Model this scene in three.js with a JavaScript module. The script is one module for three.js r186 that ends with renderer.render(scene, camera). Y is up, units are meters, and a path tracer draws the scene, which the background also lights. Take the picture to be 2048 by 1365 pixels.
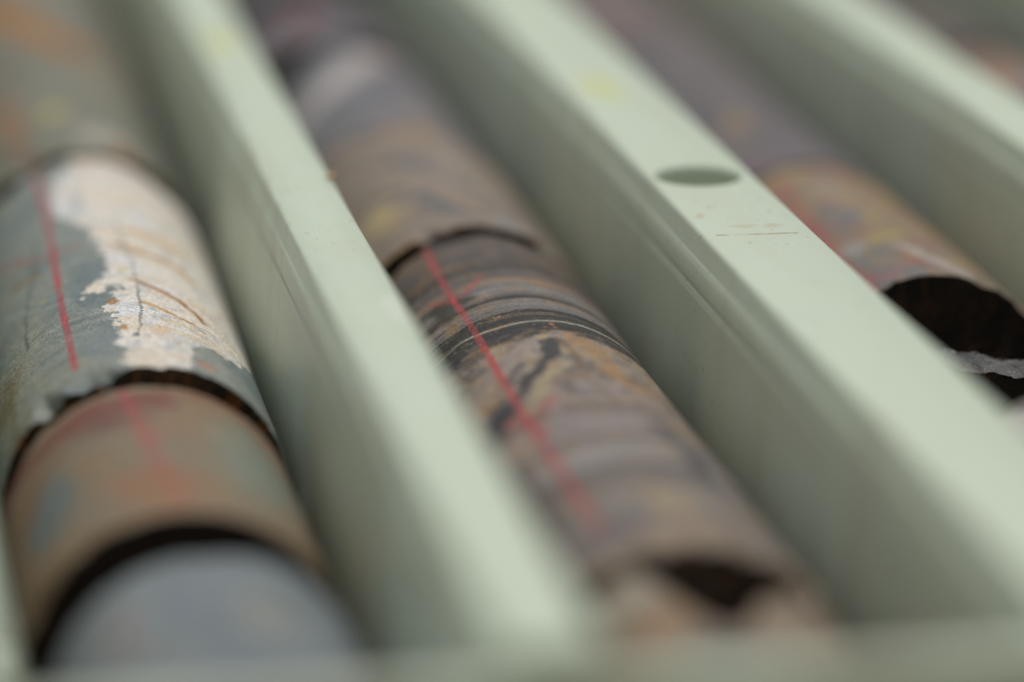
import * as THREE from 'three';
import { mergeVertices, toCreasedNormals, mergeGeometries } from 'three/addons/utils/BufferGeometryUtils.js';
import { Brush, Evaluator, SUBTRACTION } from 'three-bvh-csg';

// ------------------------------------------------------------------ camera
const TOP = 0.0665;                       // height of the rail tops above the ground
const EYE = 0.15;                         // camera height above the rail tops
const F = 7082.46;                        // focal length in pixels of the 2048 px wide photograph
// rows: image right, image down, view direction; columns: across the tray, up, along the tray
const M = [[0.983126, 0.007214, -0.182786], [-0.044017, -0.960534, -0.274657], [0.177554, -0.278068, 0.944009]];
const scene = new THREE.Scene();
const camera = new THREE.PerspectiveCamera(2 * Math.atan(682.5 / F) * 180 / Math.PI, 1024 / 682, 0.02, 60);
camera.position.set(0, TOP + EYE, 0);
const row = (i, k) => new THREE.Vector3(M[i][0] * k, M[i][1] * k, -M[i][2] * k);
camera.quaternion.setFromRotationMatrix(new THREE.Matrix4().makeBasis(row(0, 1), row(1, -1), row(2, -1)));
camera.focus = 0.604;
camera.userData.fStop = 4.1;

// ------------------------------------------------------------------ sky: even overcast, brightest overhead
{
  const w = 64, h = 32, d = new Float32Array(w * h * 4);
  for (let j = 0; j < h; j++) {
    const el = ((j + 0.5) / h - 0.5) * Math.PI, v = 0.36 * (1 + 2 * Math.max(0, Math.sin(el))) / 3;
    for (let i = 0; i < w; i++) d.set([v * 0.985, v, v * 1.0, 1], (j * w + i) * 4);
  }
  const t = new THREE.DataTexture(d, w, h, THREE.RGBAFormat, THREE.FloatType);
  t.mapping = THREE.EquirectangularReflectionMapping; t.magFilter = t.minFilter = THREE.LinearFilter; t.needsUpdate = true;
  scene.background = t; scene.environment = t;
}
const sun = new THREE.DirectionalLight(new THREE.Color(1, 0.985, 0.96), 1.5);
sun.position.set(0.45, 2.8, -1.2); sun.target.position.set(0.1, 0, -0.6);
sun.castShadow = true; sun.shadow.radius = 60; sun.shadow.mapSize.set(2048, 2048);
Object.assign(sun.shadow.camera, { left: -0.8, right: 0.8, top: 0.8, bottom: -0.8, near: 0.5, far: 6 });
scene.add(sun, sun.target);

const renderer = new THREE.WebGLRenderer({ antialias: true });
renderer.setSize(1024, 682);
renderer.toneMapping = THREE.LinearToneMapping;
renderer.toneMappingExposure = 1.5;
renderer.shadowMap.enabled = true;

// ------------------------------------------------------------------ noise and small maths
const rnd = (s => () => { s |= 0; s = s + 0x6D2B79F5 | 0; let t = Math.imul(s ^ s >>> 15, 1 | s); t = t + Math.imul(t ^ t >>> 7, 61 | t) ^ t; return ((t ^ t >>> 14) >>> 0) / 4294967296; })(77);
const HT = new Float32Array(4096), PM = new Uint16Array(8192);
for (let i = 0; i < 4096; i++) { HT[i] = rnd() * 2 - 1; PM[i] = i; }
for (let i = 4095; i > 0; i--) { const j = rnd() * (i + 1) | 0, t = PM[i]; PM[i] = PM[j]; PM[j] = t; }
for (let i = 0; i < 4096; i++) PM[i + 4096] = PM[i];
function noise(x, y, z) {
  const xi = Math.floor(x), yi = Math.floor(y), zi = Math.floor(z);
  let fx = x - xi, fy = y - yi, fz = z - zi;
  fx = fx * fx * (3 - 2 * fx); fy = fy * fy * (3 - 2 * fy); fz = fz * fz * (3 - 2 * fz);
  const X = xi & 4095, X1 = (xi + 1) & 4095, Y = yi & 4095, Y1 = (yi + 1) & 4095, Z = zi & 4095, Z1 = (zi + 1) & 4095;
  const a = PM[X] + Y & 4095, a1 = PM[X] + Y1 & 4095, b = PM[X1] + Y & 4095, b1 = PM[X1] + Y1 & 4095;
  const h = (p, q) => HT[PM[PM[p] + q & 4095]];
  const l = (u, v, t) => u + (v - u) * t;
  return l(l(l(h(a, Z), h(b, Z), fx), l(h(a1, Z), h(b1, Z), fx), fy), l(l(h(a, Z1), h(b, Z1), fx), l(h(a1, Z1), h(b1, Z1), fx), fy), fz);
}
function fbm(x, y, z, o = 4) { let v = 0, a = 0.55; for (let i = 0; i < o; i++) { v += a * noise(x, y, z); x *= 2.03; y *= 2.03; z *= 2.03; a *= 0.52; } return v; }
const clamp = (v, a = 0, b = 1) => v < a ? a : v > b ? b : v;
const ss = (a, b, v) => { const t = clamp((v - a) / (b - a)); return t * t * (3 - 2 * t); };
const mix = (c, d, t) => [c[0] + (d[0] - c[0]) * t, c[1] + (d[1] - c[1]) * t, c[2] + (d[2] - c[2]) * t];
const lerp = (a, b, t) => a + (b - a) * t;

function dataTexture(px, w, h, srgb) {
  const t = new THREE.DataTexture(px, w, h, THREE.RGBAFormat);
  t.magFilter = THREE.LinearFilter; t.minFilter = THREE.LinearMipmapLinearFilter; t.generateMipmaps = true;
  t.wrapS = t.wrapT = THREE.RepeatWrapping; if (srgb) t.colorSpace = THREE.SRGBColorSpace; t.needsUpdate = true;
  return t;
}
const used = {};
const numbered = n => { const k = used[n] = (used[n] ?? -1) + 1; return k ? `${n}_${String(k).padStart(3, '0')}` : n; };
function part(name, geo, mat, parent) { const m = new THREE.Mesh(geo, mat); m.name = name; m.castShadow = m.receiveShadow = true; parent.add(m); return m; }
function thing(name, x, y, z, label, category, group) {
  const g = new THREE.Group(); g.name = numbered(name); g.position.set(x, y, z);
  g.userData = { label, category }; if (group) g.userData.group = group; scene.add(g); return g;
}

// ------------------------------------------------------------------ ground
{
  const N = 512, px = new Uint8Array(N * N * 4);
  for (let j = 0; j < N; j++) for (let i = 0; i < N; i++) {
    const n = fbm(i / 40, j / 40, 3, 5), g = noise(i * 0.9, j * 0.9, 8);
    px.set([...mix([78, 88, 46], [112, 112, 66], clamp(0.5 + n * 0.6 + g * 0.2)).map(v => v | 0), 255], (j * N + i) * 4);
  }
  const t = dataTexture(px, N, N, true); t.repeat.set(8, 8);
  const g = new THREE.Mesh(new THREE.PlaneGeometry(8, 8).rotateX(-Math.PI / 2), new THREE.MeshStandardMaterial({ map: t, roughness: 0.95 }));
  g.name = 'ground'; g.position.set(0.1, 0, -0.7); g.receiveShadow = true;
  g.userData = { kind: 'structure', label: 'dull green ground under the tray', category: 'ground' }; scene.add(g);
}

// ------------------------------------------------------------------ the tray
const S0 = 0.3825, S1 = 1.36;            // distance of the two ends of the channels from the camera, along the tray
const RAILS = [[0.0006, 0.0129], [0.07092, 0.08307], [0.13933, 0.15915], [0.21537, 0.22914], [0.2853, 0.2985]];
const COLX = [0.0431, 0.1108, 0.1868, 0.2572];
const R = 0.02374, YC = TOP - 0.0373, FLOOR = YC - R - 0.0004;
const tray = thing('core_tray', 0.15, 0, -(S0 + S1) / 2, 'pale sage green moulded plastic tray with long divider rails holding rows of drill core', 'core tray');
const toTray = g => g.translate(-0.15, 0, (S0 + S1) / 2);

// one half of a rail's cross section: [outwards from the top edge, height below the top] in mm
const HALF = [[-1.0, 0], [-0.55, -0.06], [-0.2, -0.22], [0, -0.55], [0.05, -1], [0.18, -4.0], [0.3, -4.3], [0.62, -4.55], [0.82, -4.85], [0.92, -5.4], [1.0, -8.6],
  [0.9, -9.05], [0.62, -9.3], [0.6, -9.65], [1.0, -9.95], [1.35, -10.6], [1.6, -15], [2.2, -28], [2.9, -42], [3.6, -54], [4.1, -58.5], [5.2, -61], [6.6, -62.4], [6.6, -66.2]];
function railProfile(x0, x1) {
  const L = HALF.map(([o, y]) => [x0 - o / 1000, TOP + y / 1000]).reverse(), Rr = HALF.map(([o, y]) => [x1 + o / 1000, TOP + y / 1000]);
  return [...L, ...Rr];
}
function sweep(P, s0, s1, n, wob, seed) {                // P swept along the tray; uv = metres round the profile, metres along
  const arc = [0]; for (let i = 1; i < P.length; i++) arc.push(arc[i - 1] + Math.hypot(P[i][0] - P[i - 1][0], P[i][1] - P[i - 1][1]));
  const pos = [], uv = [], idx = [], K = P.length + 1, Q = [...P, P[0]], A = [...arc, arc[arc.length - 1] + 0.02];
  for (let j = 0; j <= n; j++) {
    const s = s0 + (s1 - s0) * j / n, dx = wob * fbm(s * 5, seed, 1.3, 2);
    for (let i = 0; i < K; i++) { pos.push(Q[i][0] + dx, Q[i][1], -s); uv.push(A[i], s); }
  }
  for (let j = 0; j < n; j++) for (let i = 0; i < K - 1; i++) { const a = j * K + i, b = a + 1, c = a + K, d = c + 1; idx.push(a, c, b, b, c, d); }
  const sh = new THREE.Shape(P.map(p => new THREE.Vector2(...p))), tri = THREE.ShapeUtils.triangulateShape(sh.getPoints(), []);
  for (const [j, flip] of [[0, 0], [n, 1]]) {
    const o = pos.length / 3, dx = pos[j * K * 3] - Q[0][0], s = -pos[j * K * 3 + 2];
    for (const p of P) { pos.push(p[0] + dx, p[1], -s); uv.push(p[1], p[0]); }
    for (const t of tri) idx.push(o + t[0], o + t[flip ? 2 : 1], o + t[flip ? 1 : 2]);
  }
  const g = new THREE.BufferGeometry();
  g.setAttribute('position', new THREE.Float32BufferAttribute(pos, 3)); g.setAttribute('uv', new THREE.Float32BufferAttribute(uv, 2)); g.setIndex(idx);
  const out = toCreasedNormals(g, 0.75); out.userData.arc = arc; return out;
}
// outward orientation check for a closed sweep
function outward(g) {
  const p = g.attributes.position; let v = 0; const a = new THREE.Vector3(), b = new THREE.Vector3(), c = new THREE.Vector3();
  for (let i = 0; i < p.count; i += 3) { a.fromBufferAttribute(p, i); b.fromBufferAttribute(p, i + 1); c.fromBufferAttribute(p, i + 2); v += a.dot(b.cross(c)); }
  if (v < 0) for (const k of ['position', 'normal', 'uv']) { const t = g.attributes[k], n = t.itemSize; for (let i = 0; i < t.count; i += 3) for (let q = 0; q < n; q++) { const u = t.array[(i + 1) * n + q]; t.array[(i + 1) * n + q] = t.array[(i + 2) * n + q]; t.array[(i + 2) * n + q] = u; } if (k === 'normal') for (let i = 0; i < t.array.length; i++) t.array[i] *= -1; }
  return g;
}
// fine moulded grain shared by all plastic
const grain = (() => {
  const N = 512, px = new Uint8Array(N * N * 4);
  for (let j = 0; j < N; j++) for (let i = 0; i < N; i++) { const v = 128 + 60 * noise(i / 3.1, j / 3.1, 2) + 50 * noise(i / 9, j / 9, 5) | 0; px.set([v, v, v, 255], (j * N + i) * 4); }
  const t = dataTexture(px, N, N); t.repeat.set(14, 14); return t;
})();
const BASE = [192, 203, 183];
function railTexture(arc, x0, x1, seed, marks, W, H) {         // colour of the plastic with its dust, scuffs and stains
  const Ls = 0.44, La = arc[arc.length - 1], px = new Uint8Array(W * H * 4), nh = HALF.length, aL = arc[nh - 1], aR = arc[nh];
  const cx = (aL + aR) / 2, xm = (x0 + x1) / 2;
  const specks = []; for (let i = 0; i < 2400; i++) specks.push([rnd() * La, S0 + rnd() * Ls, 0.00008 + 0.00022 * rnd() ** 3, rnd()]);
  for (let j = 0; j < H; j++) for (let i = 0; i < W; i++) {
    const a = (i + 0.5) / W * La, s = 0.36 + (j + 0.5) / H * Ls, top = a > aL && a < aR, x = xm + (a - cx);
    let c = BASE;
    c = mix(c, [195, 205, 190], 0.5 * clamp(0.5 + fbm(a * 60, s * 40, seed, 3)));
    const film = fbm(a * 90, s * 14, seed + 9, 5);                       // dust film in streaks, outlines of its own
    c = mix(c, [178, 176, 156], 0.18 * ss(0.0, 0.6, film));
    const drip = fbm(s * 110, a * 16, seed + 4, 3);
    if (!top) c = mix(c, [168, 166, 146], 0.3 * ss(0, 0.6, drip));
    const fine = noise(a * 5200, s * 5200, seed) * 0.6 + noise(a * 2100, s * 2100, seed + 3) * 0.4;
    c = mix(c, [140, 136, 118], 0.5 * ss(0.52, 0.75, fine) * ss(0, 0.35, fbm(a * 120, s * 120, seed + 6, 3)));
    for (const m of marks) c = m(c, x, s, top, a);
    px.set([c[0] | 0, c[1] | 0, c[2] | 0, 255], (j * W + i) * 4);
  }
  for (const [a, s, r, k] of specks) {
    const i0 = a / La * W, j0 = (s - 0.36) / Ls * H, ri = r / La * W, rj = r / Ls * H, col = k < 0.55 ? [146, 140, 120] : [222, 224, 212];
    for (let j = Math.floor(j0 - rj); j <= j0 + rj; j++) for (let i = Math.floor(i0 - ri); i <= i0 + ri; i++) if (i >= 0 && j >= 0 && i < W && j < H) { const o = (j * W + i) * 4; for (let q = 0; q < 3; q++) px[o + q] = lerp(px[o + q], col[q], 0.55); }
  }
  const t = dataTexture(px, W, H, true); t.repeat.set(1 / La, 1 / Ls); t.offset.set(0, -0.36 / Ls); t.wrapS = THREE.ClampToEdgeWrapping;
  return t;
}
const chalk = (x0, s0, rx, rs, seed) => (c, x, s, top) => {
  if (!top) return c;
  const d = Math.hypot((x - x0) / rx, (s - s0) / rs) + 0.5 * fbm(x * 300, s * 300, seed, 4);
  return mix(c, [201, 200, 112], 0.75 * ss(1.15, 0.35, d) * (0.75 + 0.25 * noise(x * 2500, s * 2500, seed)));
};
const scuff = (s0, slope, x0, x1, w, k, seed) => (c, x, s, top) => {
  if (!top || x < x0 || x > x1) return c;
  const d = Math.abs(s - s0 - slope * (x - x0) - 0.0002 * noise(x * 500, seed, 2)) / w;
  return d > 1.5 ? c : mix(c, [150, 122, 92], k * ss(1.4, 0.2, d) * ss(-0.25, 0.6, fbm(x * 420, s * 60, seed, 3) + 0.1));
};
const patch = (x0, s0, rx, rs, col, k, seed) => (c, x, s, top) => {
  if (!top) return c; const d = Math.hypot((x - x0) / rx, (s - s0) / rs) + 0.7 * fbm(x * 700, s * 350, seed, 4);
  return mix(c, col, k * ss(1.1, 0.5, d));
};
const MARKS = [[], [chalk(0.0761, 0.7455, 0.0042, 0.013, 3), patch(0.0815, 0.53, 0.0028, 0.009, [214, 219, 208], 0.6, 8)],
  [chalk(0.1475, 0.6883, 0.0048, 0.012, 5), scuff(0.5675, -0.05, 0.1418, 0.1581, 0.0004, 0.8, 4), patch(0.1422, 0.5805, 0.0012, 0.002, [178, 172, 148], 0.6, 2), patch(0.1475, 0.573, 0.003, 0.0014, [182, 172, 146], 0.5, 6), patch(0.153, 0.5725, 0.002, 0.0014, [182, 172, 146], 0.5, 7)], [], []];
RAILS.forEach(([x0, x1], k) => {
  let g = outward(sweep(railProfile(x0, x1), S0 - 0.0012, S1 + 0.0012, 48, 0.0003, k * 7.1));
  const t = railTexture(g.userData.arc, x0, x1, 20 + k * 11, MARKS[k], k === 1 || k === 2 ? 768 : 256, k === 1 || k === 2 ? 1536 : 512);
  const mat = new THREE.MeshPhysicalMaterial({ map: t, roughness: 0.42, bumpMap: grain, bumpScale: 0.00003, ior: 1.5, specularIntensity: 0.9 });
  if (k === 2) {                                          // moulded round hole in the wide rail
    const ev = new Evaluator(); ev.attributes = ['position', 'normal', 'uv']; ev.useGroups = false;
    for (const s of [0.6102, 0.6102 + 0.48]) {
      const drill = new THREE.LatheGeometry([[0.0001, -0.02], [0.00745, -0.02], [0.00752, -0.0008], [0.0078, -0.0003], [0.0084, 0.0004], [0.0084, 0.004], [0.0001, 0.004]].map(p => new THREE.Vector2(...p)), 64);
      const u = drill.attributes.uv; for (let i = 0; i < u.count; i++) u.setXY(i, 0.03, 0.4 + 0.02 * u.getX(i));
      const A = new Brush(g), B = new Brush(drill); B.position.set(0.1490, TOP, -s); A.updateMatrixWorld(); B.updateMatrixWorld();
      g = ev.evaluate(A, B, SUBTRACTION).geometry;
    }
  }
  part('divider_rail', toTray(g), mat, tray);
});
const plainPlastic = (() => {
  const N = 512, px = new Uint8Array(N * N * 4);
  for (let j = 0; j < N; j++) for (let i = 0; i < N; i++) {
    const f = fbm(i / 60, j / 60, 31, 5), q = noise(i / 1.7, j / 1.7, 4);
    let c = mix(BASE, [172, 168, 146], 0.5 * ss(0, 0.5, f)); c = mix(c, [120, 108, 86], 0.6 * ss(0.6, 0.8, q) * ss(-0.1, 0.3, f));
    px.set([c[0] | 0, c[1] | 0, c[2] | 0, 255], (j * N + i) * 4);
  }
  const t = dataTexture(px, N, N, true); t.repeat.set(9, 9);
  return new THREE.MeshPhysicalMaterial({ map: t, roughness: 0.45, bumpMap: grain, bumpScale: 0.00003 });
})();
for (let k = 0; k < 4; k++) {                             // channel floors: shallow troughs between the rails
  const a = RAILS[k][1] + 0.004, b = RAILS[k + 1][0] - 0.004, c = COLX[k], P = [];
  for (let i = 0; i <= 16; i++) { const x = lerp(a, b, i / 16), u = Math.abs(x - c) / 0.028; P.push([x, FLOOR - 0.0002 + 0.0024 * u * u * u]); }
  P.push([b, 0.0012], [a, 0.0012]);
  part('channel_floor', toTray(outward(sweep(P, S0 - 0.0012, S1 + 0.0012, 2, 0, 0))), plainPlastic, tray);
}
for (const [s, dir] of [[S0, -1], [S1, 1]]) {             // end walls across the channels, with a rolled top edge
  const T = TOP - 0.0033, prof = [[0, 0.0006], [0, T - 0.0012], [0.0003, T - 0.0004], [0.0009, T], [0.0015, T - 0.0001], [0.0024, T - 0.0007], [0.0028, T - 0.0018], [0.0024, 0.03], [0.002, 0.0006]];
  const P = prof.map(([d, y]) => [s + dir * d, y]);
  const g = outward(sweep(P, -RAILS[4][1] - 0.004, -RAILS[0][0] + 0.004, 2, 0, 0));   // swept across, then turned
  const p = g.attributes.position, n = g.attributes.normal;
  for (let i = 0; i < p.count; i++) { const [u, w] = [p.getX(i), p.getZ(i)]; p.setXYZ(i, w, p.getY(i), -u); const [nu, nw] = [n.getX(i), n.getZ(i)]; n.setXYZ(i, nw, n.getY(i), -nu); }
  part('end_wall', toTray(g), plainPlastic, tray);
}

// ------------------------------------------------------------------ drill core
const D2 = 180 / Math.PI;
function ray(px, py, xc) {                                // photo pixel -> point on the core of a channel: s along the tray, a = degrees from its crest
  const c = [px - 1024, py - 682.5, F], D = [0, 1, 2].map(k => M[0][k] * c[0] + M[1][k] * c[1] + M[2][k] * c[2]);
  const ox = -xc, oy = TOP + EYE - YC, A = D[0] * D[0] + D[1] * D[1], B = 2 * (ox * D[0] + oy * D[1]), C = ox * ox + oy * oy - R * R, q = B * B - 4 * A * C;
  if (q < 0) return null;
  const t = (-B - Math.sqrt(q)) / (2 * A);
  return { s: D[2] * t, t: Math.atan2(ox + D[0] * t, oy + D[1] * t) * D2 };
}
function spot(p, xc) {                                    // in mm: [round the core from the crest, along the tray]
  let q; if (Array.isArray(p)) { let [x, y] = p; q = ray(x, y, xc); const dirx = x - xc * 9000 > 0 ? -2 : 2; for (let k = 0; !q && k < 400; k++) { x -= 2; q = ray(x, y, xc); } if (!q) q = { s: 0.6, t: 50 }; } else q = p;
  return [q.t / D2 * R * 1000, q.s * 1000];
}
function segD(x, y, P, closed) {
  let m = 1e9, inside = false; const n = P.length;
  for (let i = 0, j = n - 1; i < n; j = i++) {
    const [ax, ay] = P[j], [bx, by] = P[i];
    if (closed && (ay > y) !== (by > y) && x < (bx - ax) * (y - ay) / (by - ay) + ax) inside = !inside;
    if (!closed && i === 0) continue;
    const dx = bx - ax, dy = by - ay, t = clamp(((x - ax) * dx + (y - ay) * dy) / (dx * dx + dy * dy + 1e-9)), ex = x - ax - t * dx, ey = y - ay - t * dy, d = ex * ex + ey * ey;
    if (d < m) m = d;
  }
  m = Math.sqrt(m); return closed && inside ? -m : m;
}
// feature builders: positions in photo pixels (or {s,t}), turned into places on the core
const line = (xc, pts, w, col, k = 1, rag = 0.4, soft = 0.5) => {
  const P = pts.map(p => spot(p, xc)), lo = [Math.min(...P.map(p => p[0])) - w * 2 - 3, Math.min(...P.map(p => p[1])) - w * 2 - 3], hi = [Math.max(...P.map(p => p[0])) + w * 2 + 3, Math.max(...P.map(p => p[1])) + w * 2 + 3];
  const sd = P[0][0] * 3.7 + w;
  return (c, u, s, n) => {
    if (u < lo[0] || u > hi[0] || s < lo[1] || s > hi[1]) return c;
    const wu = u + 0.7 * fbm(u * 0.35, s * 0.35, sd + 5, 4), ws = s + 0.9 * fbm(u * 0.35, s * 0.35, sd + 9, 4);
    const d = segD(wu, ws, P) / w + rag * fbm(u * 0.9 / Math.max(w, 0.8), s * 0.9 / Math.max(w, 0.8), sd, 4);
    return d > 1.2 ? c : mix(c, col, k * ss(1, 1 - soft, d));
  };
};
const crayon = (xc, pts, w, k = 1, col = [178, 54, 60]) => {  // waxy pencil line that catches on the grain of the rock
  const P = pts.map(p => spot(p, xc)), lo = [0, 1].map(k => Math.min(...P.map(p => p[k])) - w * 2), hi = [0, 1].map(k => Math.max(...P.map(p => p[k])) + w * 2);
  return (c, u, s, n) => {
    if (u < lo[0] || u > hi[0] || s < lo[1] || s > hi[1]) return c;
    const d = segD(u, s, P) / w; if (d > 1.6) return c;
    const g = noise(u * 6.5, s * 6.5, 11) * 0.6 + noise(u * 2.3, s * 2.3, 4) * 0.4 + n * 0.3;
    return mix(c, mix(col, [204, 100, 100], clamp(0.35 + 0.4 * g)), k * ss(1.25, 0.7, d + 0.3 * noise(u * 3, s * 3, 7)) * (0.5 + 0.5 * ss(-0.35, 0.3, g)) * (0.6 + 0.4 * ss(-0.4, 0.3, fbm(u * 0.2, s * 0.16, 31, 3))));
  };
};
const blob = (xc, p, ru, rs, col, k = 1, rag = 0.6, soft = 0.5) => {
  const [pu, ps] = spot(p, xc);
  return (c, u, s) => {
    const du = (u - pu) / ru, ds = (s - ps) / rs; if (du * du + ds * ds > 5) return c;
    const d = Math.hypot(du, ds) + rag * fbm(u * 1.4 / ru, s * 1.4 / rs, pu + ps, 4);
    return mix(c, col, k * ss(1, 1 - soft, d));
  };
};
const area = (xc, pts, colf, rag = 1.0, fr = 0.5, edge = 0.35) => {
  const P = pts.map(p => spot(p, xc));
  return (c, u, s, n) => {
    const d = segD(u, s, P, true) + rag * fbm(u * fr, s * fr, 6.6, 5);
    return d > edge ? c : mix(c, typeof colf === 'function' ? colf(u, s, -d, n) : colf, ss(edge, -edge, d));
  };
};
const ring = (u, s, tilt, phase, seed, warp = 1) => s + tilt * Math.cos(u / 23.74 - phase) + warp * fbm(u * 0.05, s * 0.09, seed, 4);

function faceTexture(seed, pal) {
  const N = 256, px = new Uint8Array(N * N * 4);
  for (let j = 0; j < N; j++) for (let i = 0; i < N; i++) {
    const f = fbm(i / 34, j / 34, seed, 5), q = fbm(i / 8 + f, j / 22, seed + 3, 4), e = noise(i / 1.6, j / 1.6, seed);
    let c = mix(pal[0], pal[1], clamp(0.5 + 0.9 * f)); c = mix(c, pal[2], 0.8 * ss(0.12, 0.45, q)); c = c.map(v => clamp(v * (1 + 0.22 * e), 0, 255) | 0);
    px.set([...c, 255], (j * N + i) * 4);
  }
  return dataTexture(px, N, N, true);
}
const FACES = { dark: faceTexture(2, [[46, 40, 36], [70, 54, 44], [96, 64, 40]]), rust: faceTexture(9, [[50, 40, 32], [78, 58, 40], [120, 74, 38]]), grey: faceTexture(5, [[74, 74, 76], [96, 94, 92], [126, 120, 112]]), black: faceTexture(7, [[26, 22, 20], [40, 30, 24], [58, 36, 24]]), tan: faceTexture(12, [[120, 104, 86], [148, 128, 102], [96, 80, 64]]) };

function makeCore(o) {
  const { x, s0, s1, seed, W = 512, H = 512, paint, label, face = 'dark', rough = 0.62 } = o, L = s1 - s0, r = o.r ?? R, y0 = YC - R + r;
  const g = thing('drill_core', x, FLOOR, -(s0 + s1) / 2, label, 'drill core', o.group ?? 'pieces of drill core lying in the tray channels');
  // colour and relief of the drilled surface
  const px = new Uint8Array(W * H * 4), bp = new Uint8Array(W * H * 4);
  for (let j = 0; j < H; j++) {
    const s = (s0 + (j + 0.5) / H * L) * 1000;
    for (let i = 0; i < W; i++) {
      const th = ((i + 0.5) / W - 0.5) * Math.PI * 2, u = th * 23.74, X = Math.sin(th) * 23.74, Y = Math.cos(th) * 23.74;
      const n = noise(X * 5.5, Y * 5.5, s * 5.5) * 0.6 + noise(X * 2.2, Y * 2.2, s * 2.2) * 0.5;
      const c = paint(u, s, n, X, Y), k = (j * W + i) * 4;
      const n2 = noise(X * 11, Y * 11, s * 11), gr = 0.88 * (1 + 0.2 * n + 0.16 * n2);
      px[k] = clamp(c[0] * gr, 0, 255); px[k + 1] = clamp(c[1] * gr, 0, 255); px[k + 2] = clamp(c[2] * gr, 0, 255); px[k + 3] = 255;
      const h = clamp(128 + 55 * n + 60 * noise(X * 0.7, Y * 0.7, s * 0.7) + 22 * noise(3, 5, s * 2.4) + (c[3] ?? 0), 0, 255); bp[k] = bp[k + 1] = bp[k + 2] = h; bp[k + 3] = 255;
    }
  }
  const mat = new THREE.MeshPhysicalMaterial({ map: dataTexture(px, W, H, true), bumpMap: dataTexture(bp, W, H), bumpScale: 0.0003, roughness: rough, specularIntensity: 0.75 });
  // shape: a drilled cylinder between two broken ends, chipped along the rims
  const NT = o.NT ?? 144, NS = o.NS ?? 56, amp = [o.amp0 ?? 0.0022, o.amp1 ?? 0.0022], tilt = [o.tilt0 ?? [0, 0], o.tilt1 ?? [0, 0]], cut = o.cut;
  const end = (e, X, Y) => (e ? s1 : s0) + amp[e] * (fbm(X * 70, Y * 70, seed + e * 5.3, 4) + 0.25 * noise(X * 700, Y * 700, seed + e)) + tilt[e][0] * X / R + tilt[e][1] * Y / R + (o.extra?.[e]?.(X, Y) ?? 0);
  const rad = (X, Y, th, s, d) => {
    let q = r * (1 + 0.0022 * fbm(X * 45, Y * 45, s * 22 + seed, 3));
    const ch = Math.max(0, fbm(Math.cos(th) * 2.6, Math.sin(th) * 2.6, seed + s * 2, 4) - 0.02), wdt = 0.0012 + 0.009 * ch;
    q -= (0.00035 + (o.chip ?? 0.0045) * ch) * Math.pow(clamp(1 - d / wdt), 2);
    return q;
  };
  const shape = (X, Y, s) => { let yy = Y; if (cut) { const lim = cut(X, s); if (yy > lim) yy = lim; } return [X, yy + y0 - FLOOR, (s0 + s1) / 2 - s]; };
  const pos = [], uv = [], idx = [];
  for (let j = 0; j <= NS; j++) {
    let v = j / NS; v = v < 0.5 ? 0.5 * Math.pow(2 * v, 1.6) : 1 - 0.5 * Math.pow(2 * (1 - v), 1.6);
    for (let i = 0; i <= NT; i++) {
      const th = (i / NT - 0.5) * Math.PI * 2, cx = Math.sin(th) * r, cy = Math.cos(th) * r, a = end(0, cx, cy), b = end(1, cx, cy), s = lerp(a, b, v);
      const q = rad(cx, cy, th, s, Math.min(s - a, b - s)), P = shape(Math.sin(th) * q, Math.cos(th) * q, s);
      pos.push(...P); uv.push(i / NT, (s - s0) / L);
    }
  }
  const K = NT + 1; for (let j = 0; j < NS; j++) for (let i = 0; i < NT; i++) { const a = j * K + i; idx.push(a, a + 1, a + K, a + 1, a + K + 1, a + K); }
  const geo = new THREE.BufferGeometry(); geo.setAttribute('position', new THREE.Float32BufferAttribute(pos, 3)); geo.setAttribute('uv', new THREE.Float32BufferAttribute(uv, 2)); geo.setIndex(idx); geo.computeVertexNormals();
  part('drilled_surface', geo, mat, g);
  const fm = new THREE.MeshPhysicalMaterial({ map: FACES[face], roughness: 0.85, specularIntensity: 0.5 });
  for (const e of [0, 1]) {
    const fp = [], fu = [], fi = [], NR = 14;
    for (let q = 0; q <= NR; q++) for (let i = 0; i <= NT; i++) {
      const th = (i / NT - 0.5) * Math.PI * 2, k = 1 - q / NR;
      if (q === 0) { const b = (e ? NS * K : 0) + i; fp.push(pos[b * 3], pos[b * 3 + 1], pos[b * 3 + 2]); }
      else { const X = Math.sin(th) * r * k * 0.985, Y = Math.cos(th) * r * k * 0.985, s = end(e, X, Y) + 0.0006 * noise(X * 1500, Y * 1500, seed); fp.push(...shape(X, Y, s)); }
      fu.push(0.5 + Math.sin(th) * k * 0.5, 0.5 + Math.cos(th) * k * 0.5);
    }
    for (let q = 0; q < NR; q++) for (let i = 0; i < NT; i++) { const a = q * K + i; e ? fi.push(a, a + 1, a + K, a + 1, a + K + 1, a + K) : fi.push(a, a + K, a + 1, a + 1, a + K, a + K + 1); }
    const fg = new THREE.BufferGeometry(); fg.setAttribute('position', new THREE.Float32BufferAttribute(fp, 3)); fg.setAttribute('uv', new THREE.Float32BufferAttribute(fu, 2)); fg.setIndex(fi); fg.computeVertexNormals();
    part('broken_end', fg, fm, g);
  }
  return g;
}
const run = (base, feats) => (u, s, n, X, Y) => { let c = base(u, s, n, X, Y); if (Y > -7) for (const f of feats) c = f(c, u, s, n); return c; };
const speckle = (u, s, f, seed) => noise(u * f, s * f, seed);

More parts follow.
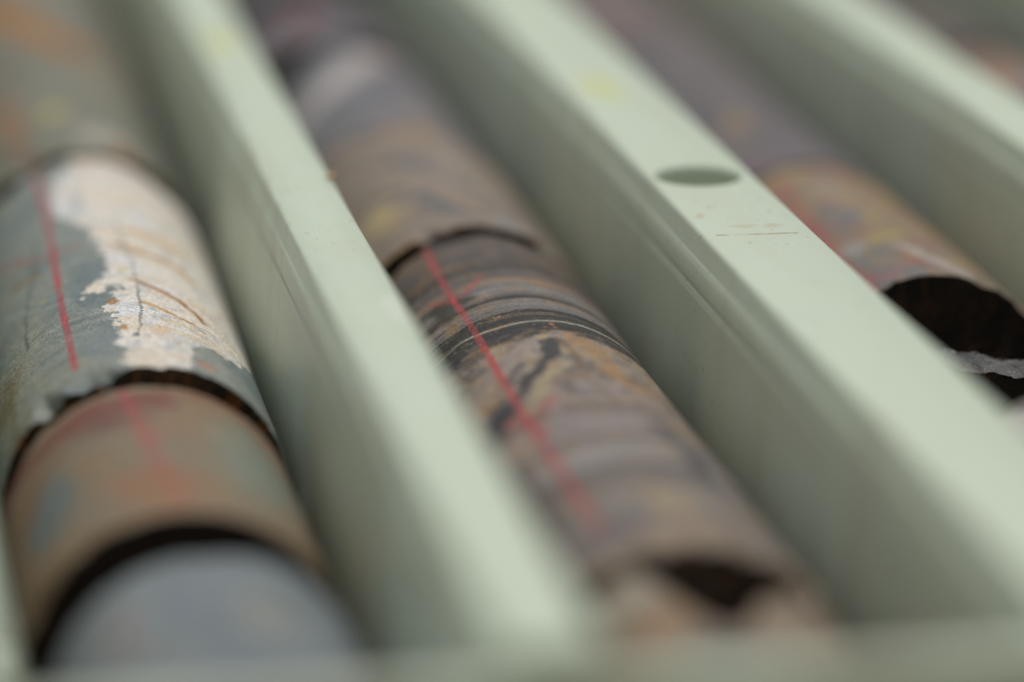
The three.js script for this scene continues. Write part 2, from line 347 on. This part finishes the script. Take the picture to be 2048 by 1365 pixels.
// ---- first channel
const [C1, C2, C3, C4] = COLX;
makeCore({
  x: C1 + 0.0012, s0: 0.3866, s1: 0.4655, seed: 3.1, r: R * 0.955, amp1: 0.0014, face: 'black', label: 'plain blue-grey core piece against the end wall, in front of the reddish piece',
  paint: run((u, s, n, X, Y) => mix([142, 149, 152], [118, 126, 130], clamp(0.5 + fbm(X * 0.08, Y * 0.08, s * 0.06, 4))),
    [blob(C1, [215, 1250], 6, 16, [146, 134, 130], 0.7, 0.5, 0.9), blob(C1, [520, 1200], 5, 10, [150, 146, 132], 0.6), blob(C1, [330, 1180], 4, 6, [120, 130, 142], 0.6), blob(C1, [300, 1290], 6, 9, [136, 140, 134], 0.5)]),
});
makeCore({
  x: C1 - 0.0007, s0: 0.4785, s1: 0.5405, r: R * 0.993, seed: 8.4, amp0: 0.0016, chip: 0.002, face: 'black', label: 'reddish brown and grey-green core piece with red crayon line, between blue-grey and white-veined pieces',
  paint: run((u, s, n, X, Y) => mix([134, 122, 104], [142, 118, 90], clamp(0.5 + 1.3 * fbm(X * 0.09, Y * 0.09, s * 0.09, 4))),
    [blob(C1, [520, 930], 14, 30, [130, 139, 128], 0.95, 0.5, 0.8), blob(C1, [110, 1010], 7, 18, [108, 118, 120], 0.9), blob(C1, [310, 960], 8, 12, [150, 108, 78], 0.8, 0.8, 0.8), blob(C1, [230, 840], 10, 8, [116, 78, 70], 0.85, 0.6, 0.8),
      line(C1, [[20, 1010], [80, 910], [170, 835], [250, 805], [330, 800]], 5.5, [122, 72, 62], 0.9, 0.7, 0.9), line(C1, [[280, 785], [390, 790], [470, 815], [540, 890]], 2.4, [130, 84, 62], 0.8, 0.7, 0.8), line(C1, [[330, 762], [410, 772], [480, 800], [540, 860]], 1.6, [168, 116, 70], 0.75, 0.7, 0.7),
      blob(C1, [440, 860], 5, 5, [150, 146, 124], 0.5), line(C1, [[60, 1050], [90, 950], [130, 900]], 2, [120, 80, 60], 0.6),
      crayon(C1, [[246, 765], [310, 890], [374, 990]], 0.95, 0.6), crayon(C1, [[300, 872], [365, 852]], 0.9, 0.45)]),
});
makeCore({
  x: C1, s0: 0.5515, s1: 0.7, seed: 12.7, W: 2048, H: 1024, NT: 224, NS: 150, amp0: 0.0024, chip: 0.0055, face: 'rust', extra: [null, (X, Y) => -0.009 * ss(0.006, 0.018, X)], label: 'slate grey core piece with a broad ragged white vein and a red crayon line',
  paint: (() => {
    const wv = [[140, 334], [112, 362], [98, 392], [103, 418], [126, 436], [152, 446], [180, 470], [203, 500], [212, 526], [206, 550], [178, 570], [158, 600], [172, 598], [192, 586], [222, 574], [244, 580], [220, 592], [211, 612], [224, 634], [239, 655], [235, 690], [250, 715], [258, 740],
      [366, 748], [382, 716], [402, 690], { s: 0.572, t: 44 }, { s: 0.585, t: 62 }, { s: 0.64, t: 82 }, { s: 0.704, t: 70 }, { s: 0.704, t: -6 }];
    const white = (u, s, d, n) => {
      let c = mix([236, 226, 212], [228, 228, 229], clamp(0.4 + 1.2 * fbm(u * 0.12, s * 0.1, 4, 4) - 0.05 * d + 0.2));
      c = mix(c, [186, 190, 194], 0.6 * ss(0.1, 0.5, fbm(u * 0.45, s * 0.35, 9, 5)));
      c = mix(c, [226, 205, 176], 0.7 * ss(0.05, 0.5, fbm(u * 0.14 + 4, s * 0.3, 13, 4)));
      c = mix(c, [150, 150, 148], 0.5 * ss(0.45, 0.7, noise(u * 3.2, s * 3.2, 2)) * ss(-0.1, 0.3, fbm(u * 0.6, s * 0.6, 3, 3)));
      return c;
    };
    return run((u, s, n, X, Y) => {
      const f = fbm(X * 0.1, Y * 0.1, s * 0.07, 5), st = fbm(u * 0.12, s * 1.1 + u * 0.18, 2, 4);
      let c = mix([120, 132, 133], [148, 152, 143], clamp(0.5 + 1.1 * f));
      c = mix(c, [158, 154, 132], 0.65 * ss(0.0, 0.5, fbm(u * 0.06 + 3, s * 0.05, 6, 4) + 0.02 * (-14 - u)));
      c = mix(c, [160, 164, 158], 0.45 * ss(0.1, 0.5, st)); c = mix(c, [84, 98, 102], 0.4 * ss(0.15, 0.5, -st));
      c = mix(c, [206, 208, 202], 0.65 * ss(0.36, 0.66, noise(u * 4.2, s * 4.2, 5)) * ss(-0.15, 0.35, fbm(u * 0.3, s * 0.3, 15, 3)));
      return c;
    }, [
      blob(C1, [20, 820], 6, 24, [124, 112, 80], 0.8, 0.9, 0.8), blob(C1, [40, 470], 6, 14, [136, 142, 140], 0.6), blob(C1, [190, 560], 5, 16, [108, 122, 125], 0.7, 0.8, 0.6), blob(C1, [215, 690], 5, 12, [130, 141, 144], 0.6),
      line(C1, [[70, 480], [66, 560], [50, 640], [55, 700]], 0.5, [86, 98, 96], 0.7, 0.5), line(C1, [[0, 700], [60, 660], [140, 640]], 2.4, [138, 142, 138], 0.5, 0.9, 0.8), line(C1, [[10, 640], [80, 622], [150, 600]], 0.5, [176, 180, 176], 0.5),
      line(C1, [[28, 580], [50, 566], [82, 550]], 1.0, [142, 108, 62], 0.9, 0.5), blob(C1, [86, 604], 0.7, 1.2, [176, 172, 96], 0.8), blob(C1, [148, 524], 0.6, 1.4, [186, 190, 188], 0.8), blob(C1, [60, 605], 0.7, 2, [168, 172, 160], 0.6),
      area(C1, wv, white, 3.2, 0.55, 0.25),
      line(C1, [[232, 488], [275, 504], [320, 520], [360, 540], [384, 566]], 2.2, [190, 142, 88], 0.75, 0.8, 0.8), line(C1, [[270, 460], [310, 480], [350, 510]], 2.6, [214, 178, 132], 0.7, 0.8, 0.8),
      line(C1, [[262, 560], [290, 570], [325, 585], [362, 606], [392, 630], [410, 650]], 0.85, [158, 98, 46], 0.95, 0.5, 0.6), line(C1, [[284, 604], [322, 618], [350, 632], [385, 650], [404, 664]], 1.1, [196, 152, 96], 0.8, 0.9, 0.7), line(C1, [[330, 640], [372, 654], [400, 672]], 1.2, [214, 184, 136], 0.6, 0.9, 0.8),
      blob(C1, [229, 604], 1.5, 2.6, [160, 112, 62], 0.9, 0.9, 0.6), blob(C1, [221, 622], 1.0, 1.6, [222, 204, 160], 0.7), blob(C1, [244, 540], 1.2, 1.8, [218, 200, 130], 0.6), blob(C1, [247, 655], 0.9, 2, [170, 120, 72], 0.7), blob(C1, [325, 660], 2.4, 5, [222, 190, 160], 0.6), blob(C1, [300, 730], 4, 4, [224, 206, 172], 0.6),
      line(C1, [[232, 440], [245, 492], [262, 520], [273, 560], [279, 600], [281, 640], [274, 672]], 0.3, [120, 128, 128], 0.75, 1.0, 0.6), line(C1, [[210, 570], [235, 572], [250, 582]], 0.35, [104, 116, 118], 0.8), line(C1, [[150, 380], [156, 410], [150, 430]], 0.9, [170, 174, 178], 0.7), blob(C1, [272, 670], 0.7, 1.4, [96, 108, 110], 0.9),
      blob(C1, [412, 732], 2.2, 3, [190, 128, 104], 0.7), blob(C1, [445, 745], 2, 4, [170, 172, 164], 0.6),
      line(C1, [{ s: 0.696, t: 42 }, { s: 0.69, t: 20 }, { s: 0.697, t: 0 }], 1.2, [176, 128, 84], 0.5),
      crayon(C1, [[62, 328], [70, 345], [95, 440], [107, 520], [120, 600], [133, 662], [150, 738]], 0.64, 1), crayon(C1, [[-30, 560], [30, 530], [80, 522], [118, 508], [158, 488]], 0.62, 0.62),
    ]);
  })(),
});
makeCore({
  x: C1, s0: 0.7065, s1: 0.806, seed: 17.2, chip: 0.006, face: 'rust', label: 'grey-green core piece with orange bands and a yellow chalk dab behind the white-veined piece',
  paint: run((u, s, n, X, Y) => mix([122, 124, 112], [138, 134, 118], clamp(0.5 + fbm(X * 0.1, Y * 0.1, s * 0.05, 4))),
    [blob(C1, [210, 275], 9, 14, [178, 172, 160], 0.9, 0.5, 0.7), blob(C1, [30, 265], 5, 14, [150, 118, 80], 0.8), blob(C1, [0, 230], 4, 10, [160, 112, 66], 0.8), blob(C1, [250, 310], 4, 10, [160, 122, 76], 0.7),
      line(C1, [[0, 325], [120, 318], [220, 325], [300, 350]], 1.4, [120, 84, 52], 0.8), blob(C1, [103, 226], 4, 8, [204, 192, 96], 0.95, 0.5, 0.6), crayon(C1, [[-12, 100], [14, 200], [48, 312]], 1.0, 0.3)]),
});
makeCore({
  x: C1, s0: 0.8075, s1: 1.02, seed: 21.9, face: 'grey', label: 'dull grey core piece behind the orange-banded piece in the white-veined row',
  paint: run((u, s, n, X, Y) => mix([122, 124, 116], [148, 138, 120], clamp(0.5 + fbm(X * 0.1, Y * 0.1, s * 0.04, 4))), [line(C1, [[-60, 0], [20, 40], [100, 75], [170, 115], [200, 150]], 8, [164, 112, 56], 0.95, 0.4, 0.8)]),
});

// ---- second channel
const tanFace = (X, Y) => 0.012 * fbm(X * 60, Y * 60, 4.4, 3);
makeCore({
  x: C2 - 0.0016, s0: 0.3852, s1: 0.442, seed: 25.3, amp1: 0.007, chip: 0.006, face: 'tan', label: 'tan core stub with a lumpy broken end against the end wall',
  extra: [null, (X, Y) => -0.016 * Math.exp(-((X - 0.002) ** 2) / 0.00003) + 0.004 * Math.exp(-((X + 0.012) ** 2) / 0.00003) - 0.006 * ss(0.003, 0.013, X)],
  cut: (X, s) => R - 0.0005 - 0.005 * Math.exp(-((X - 0.001) ** 2) / 0.000022) * ss(0.415, 0.438, s) - 0.0012 * ss(0.432, 0.444, s) - 0.0022 * ss(0.003, 0.01, X),
  paint: run((u, s, n, X, Y) => mix([150, 134, 112], [128, 112, 98], clamp(0.5 + fbm(X * 0.12, Y * 0.12, s * 0.1, 4))),
    [blob(C2, [1275, 1180], 7, 8, [168, 164, 148], 0.9), blob(C2, [1340, 1240], 6, 6, [164, 132, 98], 0.8), blob(C2, [1480, 1290], 6, 6, [104, 106, 100], 0.8), blob(C2, [1480, 1215], 7, 6, [150, 126, 104], 0.8)]),
});
makeCore({
  x: C2, s0: 0.4515, s1: 0.627, seed: 29.8, W: 2048, H: 1280, NT: 224, NS: 170, chip: 0.006, tilt0: [-0.002, 0.001], extra: [null, (X, Y) => -0.004 * ss(-0.006, -0.018, X)], face: 'dark', rough: 0.58, label: 'long dark banded core piece with tan oxidised patches and a red crayon line with ticks',
  paint: (() => {
    // s (mm) of the crest of each layer, from the far end to the near end
    const at = (px, py) => spot([px, py], C2)[1];
    const K = (x, y) => at(740 + x / 2.438, 440 + y / 2.438);
    const layers = [[K(600, 60), [74, 67, 63]], [K(620, 150), [90, 82, 78]], [K(640, 215), [70, 63, 59]], [K(660, 275), [92, 86, 84]], [K(690, 286), [166, 130, 98]], [K(700, 300), [118, 112, 110]], [K(720, 335), [132, 126, 124]], [K(730, 358), [104, 98, 96]], [K(740, 374), [44, 41, 38]], [K(745, 386), [128, 120, 112]], [K(760, 420), [122, 118, 116]],
      [K(780, 436), [110, 106, 102]], [K(785, 442), [42, 40, 38]], [K(810, 482), [48, 45, 40]], [K(815, 490), [160, 154, 136]], [K(820, 500), [46, 45, 46]], [K(850, 548), [44, 44, 47]], [K(870, 572), [142, 130, 120]], [K(960, 690), [150, 138, 130]], [K(1000, 760), [128, 112, 102]], [K(1020, 800), [150, 140, 138]], [K(1060, 860), [142, 132, 128]], [K(1090, 905), [108, 100, 96]], [K(1110, 935), [148, 138, 136]], [K(1150, 1010), [146, 138, 134]], [K(1170, 1050), [116, 108, 106]], [K(1190, 1080), [150, 142, 138]], [K(1230, 1150), [148, 142, 138]], [K(1260, 1200), [100, 94, 92]], [K(1290, 1250), [122, 114, 110]], [K(1330, 1330), [140, 134, 126]], [at(1300, 1040), [120, 112, 112]], [at(1340, 1080), [142, 128, 114]], [at(1360, 1108), [128, 112, 96]]].sort((a, b) => a[0] - b[0]);
    const lay = s => { if (s <= layers[0][0]) return layers[0][1]; for (let i = 1; i < layers.length; i++) if (s < layers[i][0]) { const [a, c] = layers[i - 1], [b, d] = layers[i]; return mix(c, d, ss(0.15, 0.85, (s - a) / (b - a))); } return layers[layers.length - 1][1]; };
    return run((u, s, n, X, Y) => {
      const w = s + 1.6 * fbm(u * 0.07, s * 0.08, 3, 3) + 0.35 * fbm(u * 0.5, s * 0.8, 8, 3) - 0.0015 * u * u * ss(0, 30, Math.abs(u)) * Math.sign(1);
      let c = lay(w);
      const thin = noise(2.2, u * 0.05, w * 2.6) * 0.6 + noise(5.1, u * 0.12, w * 6) * 0.5;        // fine laminae
      const fr = ss(535, 560, w);
      c = mix(c, [44, 42, 42], (0.35 + 0.3 * fr) * ss(0.08, 0.55, -thin)); c = mix(c, [172, 162, 154], (0.2 + 0.2 * fr) * ss(0.15, 0.7, thin));
      const ox = fbm(u * 0.16, w * 0.7, 14, 5);
      c = mix(c, [156, 118, 78], 0.55 * ss(0.18, 0.5, ox)); c = mix(c, [172, 128, 84], 0.7 * ss(0.5, 0.72, noise(u * 1.1, w * 4.5, 3)) * ss(0, 0.4, ox + 0.12));
      const zone = ss(512, 528, w) * ss(566, 556, w), br = fbm(u * 0.42, w * 0.42, 41, 5), bq = fbm(u * 0.5 + 7, w * 0.7, 47, 5);   // broken-up mottled zone
      c = mix(c, [176, 150, 116], 0.6 * zone * ss(0.08, 0.3, br)); c = mix(c, [78, 72, 72], 0.65 * zone * ss(0.14, 0.34, -br)); c = mix(c, [170, 158, 152], 0.5 * zone * ss(0.15, 0.4, bq)); c = mix(c, [150, 104, 62], 0.6 * zone * ss(0.3, 0.45, -bq));
      c = mix(c, [196, 186, 170], 0.6 * ss(0.4, 0.7, noise(u * 4.6, s * 4.6, 8)) * ss(-0.2, 0.4, fbm(u * 0.4, s * 0.4, 22, 3)));
      return c;
    }, [
      // tan and pinkish broken-up zone below the thick dark layers
      line(C2, [[940, 830], [1000, 740], [1060, 690], [1110, 670]], 3.4, [158, 144, 136], 0.8, 0.9, 0.6), line(C2, [[1130, 670], [1180, 690], [1230, 740], [1290, 790]], 3.2, [168, 130, 90], 0.7, 1.5, 0.8), line(C2, [[1080, 745], [1130, 700], [1190, 720]], 2.2, [168, 150, 118], 0.7, 0.9, 0.7),
      line(C2, [[1105, 680], [1095, 715], [1065, 750], [1040, 790], [1010, 840], [985, 880]], 1.8, [58, 56, 58], 0.9, 1.6, 0.6), line(C2, [[1120, 745], [1170, 730], [1220, 760]], 1.3, [100, 92, 88], 0.7, 0.9), blob(C2, [1005, 830], 4.5, 7, [62, 60, 66], 0.9, 0.8), line(C2, [[1110, 675], [1150, 705], [1180, 760]], 0.9, [120, 96, 72], 0.6),
      line(C2, [[1070, 800], [1090, 760], [1120, 735]], 1.6, [176, 160, 128], 0.75, 0.9, 0.6), blob(C2, [1110, 812], 3, 3, [168, 150, 144], 0.6), blob(C2, [1060, 820], 1.8, 3, [182, 164, 128], 0.7), line(C2, [[955, 830], [990, 770], [1010, 750]], 1.4, [186, 158, 128], 0.6, 0.8, 0.7),
      blob(C2, [1085, 672], 1.4, 1.6, [176, 156, 112], 0.8), blob(C2, [1103, 648], 0.7, 1.2, [180, 110, 60], 0.8), blob(C2, [1110, 655], 0.5, 0.9, [186, 116, 62], 0.8), blob(C2, [1090, 655], 0.5, 0.7, [160, 104, 62], 0.7),
      blob(C2, [885, 625], 6, 6, [54, 52, 42], 0.85, 1.0, 0.6), blob(C2, [905, 660], 2, 4, [150, 118, 84], 0.6), blob(C2, [900, 590], 3, 4, [110, 94, 76], 0.5),
      line(C2, [[1330, 860], [1380, 900], [1420, 960]], 3.6, [82, 78, 80], 0.8, 0.7, 0.7), blob(C2, [1350, 1000], 5, 9, [164, 148, 120], 0.8, 0.8, 0.8), blob(C2, [1370, 870], 4, 8, [166, 142, 108], 0.6), blob(C2, [1350, 1065], 8, 6, [166, 144, 118], 0.7, 0.8, 0.8), line(C2, [[1040, 960], [1090, 1040], [1120, 1070]], 3, [96, 88, 86], 0.7, 0.7, 0.7), blob(C2, [1040, 900], 3, 8, [168, 144, 128], 0.6, 0.8),
      crayon(C2, [[846, 490], [872, 545], [905, 598], [950, 665], [1000, 752], [1060, 850], [1120, 940], [1200, 1060]], 0.66, 0.95), crayon(C2, [[862, 612], [905, 604], [930, 590], [962, 552]], 0.75, 0.7), crayon(C2, [[1018, 850], [1060, 850], [1105, 800]], 1.3, 0.55), crayon(C2, [[1036, 828], [1060, 850], [1095, 868]], 1.1, 0.5),
    ]);
  })(),
});
makeCore({
  x: C2 + 0.0002, s0: 0.632, s1: 0.7155, seed: 33.1, W: 1024, H: 512, chip: 0.005, r: R * 1.012, extra: [null, (X, Y) => -0.008 * ss(0.006, 0.018, X)], face: 'dark', label: 'tan and grey streaked core piece with a yellowish patch behind the dark banded piece',
  paint: run((u, s, n, X, Y) => mix([152, 138, 122], [132, 120, 112], clamp(0.5 + 1.2 * fbm(u * 0.06, s * 0.16 + u * 0.05, 3, 4))),
    [blob(C2, [765, 440], 8.5, 15, [184, 164, 122], 0.9, 0.5, 0.9), line(C2, [[780, 330], [850, 345], [930, 380]], 3, [110, 112, 114], 0.8, 0.8, 0.8), line(C2, [[780, 420], [840, 395], [900, 425], [1000, 450]], 3.2, [104, 106, 108], 0.85, 0.8, 0.8), line(C2, [[740, 410], [800, 390]], 2, [112, 106, 102], 0.7), line(C2, [[650, 320], [700, 285], [790, 265], [860, 270]], 2.8, [170, 120, 66], 0.85, 0.5, 0.7),
      line(C2, [[900, 400], [980, 440], [1040, 460]], 2, [176, 148, 118], 0.7, 0.8, 0.8), blob(C2, [900, 330], 5, 9, [166, 154, 142], 0.5), blob(C2, [1010, 450], 5, 6, [150, 150, 152], 0.6), blob(C2, [880, 370], 4, 5, [166, 142, 132], 0.6), blob(C2, [830, 490], 5, 4, [172, 152, 126], 0.6)]),
});
makeCore({
  x: C2, s0: 0.7185, s1: 0.8055, seed: 37.7, chip: 0.012, amp0: 0.003, extra: [null, (X, Y) => -0.016 * ss(-0.004, -0.016, X)], face: 'dark', label: 'mauve grey core piece crossed by a pale diagonal band, between tan and pinkish pieces',
  paint: run((u, s, n, X, Y) => mix([116, 117, 122], [130, 124, 126], clamp(0.5 + fbm(X * 0.1, Y * 0.1, s * 0.06, 4))),
    [line(C2, [[590, 260], [650, 190], [720, 130], [780, 80]], 6.5, [188, 180, 178], 0.95, 0.5, 0.8), line(C2, [[570, 190], [640, 130], [700, 90]], 3.5, [96, 98, 104], 0.8), line(C2, [[680, 240], [760, 190], [830, 150]], 4, [104, 106, 112], 0.7, 0.6, 0.8), blob(C2, [850, 235], 5, 7, [150, 138, 122], 0.6), blob(C2, [762, 130], 3, 7, [156, 108, 112], 0.6), blob(C2, [810, 200], 5, 8, [136, 120, 124], 0.6), blob(C2, [830, 252], 4, 3, [168, 124, 96], 0.6)]),
});
makeCore({
  x: C2, s0: 0.82, s1: 0.86, seed: 41.2, chip: 0.012, face: 'dark', label: 'dark mauve core piece with pinkish streaks behind the pale diagonal band',
  paint: run((u, s, n, X, Y) => mix([104, 102, 110], [122, 112, 116], clamp(0.5 + fbm(X * 0.1, Y * 0.1, s * 0.06, 4))), [line(C2, [[570, 70], [610, 30], [640, 10]], 3, [156, 90, 94], 0.7), blob(C2, [530, 50], 6, 14, [128, 128, 134], 0.6)]),
});

makeCore({
  x: C2, s0: 0.884, s1: 1.05, seed: 43.9, face: 'dark', label: 'dark grey core piece farthest along the banded row, past the pinkish piece',
  paint: run((u, s, n, X, Y) => mix([96, 94, 98], [112, 106, 106], clamp(0.5 + fbm(X * 0.1, Y * 0.1, s * 0.06, 4))), []),
});

// ---- third channel
makeCore({
  x: C3, s0: 0.3872, s1: 0.515, seed: 45.4, W: 512, H: 512, face: 'black', label: 'pale mauve and dark banded core piece in front of the flat black-fronted fragment',
  paint: run((u, s, n, X, Y) => { const w = s + 0.5 * u + 2 * fbm(X * 0.08, Y * 0.08, s * 0.06, 3); return mix([190, 186, 182], [104, 100, 104], ss(-0.25, 0.35, noise(1, 2, w * 0.22) + 0.4 * noise(4, 2, w * 0.7))); }, [line(C3, [[1990, 850], [2020, 815], [2048, 795]], 0.8, [190, 160, 120], 0.7)]),
});
makeCore({
  x: C3 + 0.0004, s0: 0.5535, s1: 0.5655, seed: 49.5, W: 1024, H: 256, NT: 260, NS: 60, amp0: 0.0014, amp1: 0.002, chip: 0.003, face: 'black', label: 'short core fragment with its top broken off flat, rough grey above, black in front',
  cut: (X, s) => (TOP - 0.0226 - YC) - 0.19 * (X + 0.0005) + 0.0009 * fbm(X * 160, s * 160, 5, 4) + 0.0012 * fbm(X * 420, s * 420, 15, 4) + 0.04 * (s - 0.558),
  paint: run((u, s, n, X, Y) => { let c = mix([66, 66, 68], [98, 96, 96], clamp(0.5 + fbm(u * 0.5, s * 0.5, 3, 4))); c = mix(c, [150, 146, 138], 0.6 * ss(0.45, 0.75, noise(u * 4, s * 4, 6))); return c; }, [line(C3, [[1930, 702], [1935, 715], [1928, 735]], 0.4, [170, 140, 98], 0.8)]),
});
makeCore({
  x: C3, s0: 0.5865, s1: 0.672, seed: 53.3, W: 1024, H: 512, chip: 0.003, face: 'black', label: 'mottled tan, pink and olive core piece with a black broken end facing the fragment',
  paint: run((u, s, n, X, Y) => {
    const a = fbm(u * 0.16 + s * 0.05, s * 0.14, 3, 4), b = fbm(u * 0.2, s * 0.12 - u * 0.1, 8, 4); let c = mix([132, 118, 104], [150, 128, 104], clamp(0.5 + a));
    c = mix(c, [156, 140, 100], 0.7 * ss(0.1, 0.4, b)); c = mix(c, [114, 116, 120], 0.7 * ss(0.15, 0.42, -b)); c = mix(c, [150, 104, 98], 0.6 * ss(0.15, 0.4, fbm(u * 0.25, s * 0.2, 17, 3))); return c;
  }, [line(C3, [[1800, 490], [1860, 515], [1930, 548]], 2.6, [178, 170, 164], 0.8, 0.6, 0.8), blob(C3, [1650, 380], 6, 12, [158, 140, 120], 0.9), blob(C3, [1700, 430], 3, 5, [112, 118, 130], 0.8), blob(C3, [1780, 470], 5, 5, [164, 152, 92], 0.7), blob(C3, [1700, 500], 4, 5, [160, 160, 158], 0.7), line(C3, [[1650, 330], [1750, 390], [1880, 480], [1960, 545]], 3, [158, 122, 86], 0.8, 0.6, 0.8), line(C3, [[1800, 500], [1860, 535]], 1.4, [150, 96, 76], 0.5),
    crayon(C3, [[1560, 372], [1618, 445], [1688, 530], [1765, 590]], 1.3, 0.5)]),
});
makeCore({
  x: C3, s0: 0.6735, s1: 0.806, seed: 57.1, face: 'dark', label: 'purplish grey core piece with a small tan patch behind the mottled piece',
  paint: run((u, s, n, X, Y) => mix([104, 99, 104], [122, 114, 112], clamp(0.5 + fbm(X * 0.1, Y * 0.1, s * 0.05, 4))), [blob(C3, [1480, 245], 5, 12, [156, 132, 94], 0.85, 0.4, 0.8), blob(C3, [1240, 30], 6, 20, [132, 112, 114], 0.7), blob(C3, [1540, 330], 6, 12, [120, 104, 112], 0.7)]),
});
makeCore({
  x: C3, s0: 0.8075, s1: 1.01, seed: 61.6, face: 'dark', label: 'brownish mauve core piece behind the purplish grey piece',
  paint: run((u, s, n, X, Y) => mix([112, 104, 104], [130, 110, 108], clamp(0.5 + fbm(X * 0.1, Y * 0.1, s * 0.05, 4))), []),
});

// ---- fourth channel
makeCore({
  x: C4, s0: 0.62, s1: 0.782, seed: 65.2, face: 'dark', label: 'brown and grey mottled core piece, nearer of two beyond the narrow rail',
  paint: run((u, s, n, X, Y) => mix(mix([146, 118, 100], [88, 82, 82], ss(-0.2, 0.3, fbm(X * 0.1, Y * 0.1, s * 0.06, 3))), [160, 158, 158], ss(0.15, 0.4, fbm(X * 0.14, Y * 0.14, s * 0.08 + 9, 3))), [blob(C4, [1990, 160], 5, 12, [168, 130, 104], 0.8)]),
});
makeCore({
  x: C4, s0: 0.789, s1: 0.96, seed: 69.8, face: 'dark', label: 'dark brown and grey core piece, farther of two beyond the narrow rail',
  paint: run((u, s, n, X, Y) => mix([112, 98, 86], [80, 76, 78], clamp(0.5 + 1.4 * fbm(X * 0.1, Y * 0.1, s * 0.06, 3))), [blob(C4, [2040, 40], 6, 16, [150, 148, 150], 0.8)]),
});

// ---- a rock crumb left on the edge of the narrow rail
const grit = new THREE.MeshStandardMaterial({ color: 0xb49a78, roughness: 0.9 });
[[668, 358, 0.0008, 'tiny tan rock crumb on the edge of the narrow rail, by the tan core piece']].forEach(([px, py, r, label], k) => {
  const c = [px - 1024, py - 682.5, F], D = [0, 1, 2].map(q => M[0][q] * c[0] + M[1][q] * c[1] + M[2][q] * c[2]), t = -EYE / D[1];
  const g = new THREE.IcosahedronGeometry(r, 2), p = g.attributes.position;
  for (let i = 0; i < p.count; i++) { const a = p.getX(i), b = p.getY(i), e = p.getZ(i), f = 1 + 0.55 * noise(a / r * 1.1 + k * 9, b / r * 1.1, e / r * 1.1); p.setXYZ(i, a * f * 1.2, b * f * 0.75, e * f); }
  g.computeBoundingBox(); g.translate(0, -g.boundingBox.min.y - r * 0.06, 0); g.computeVertexNormals();
  const m = new THREE.Mesh(g, grit); m.name = numbered('rock_crumb'); m.position.set(D[0] * t - (k ? 0 : 0.0006), TOP, -D[2] * t); m.castShadow = m.receiveShadow = true;
  m.userData = { label, category: 'rock crumb' }; scene.add(m);
});

renderer.render(scene, camera);
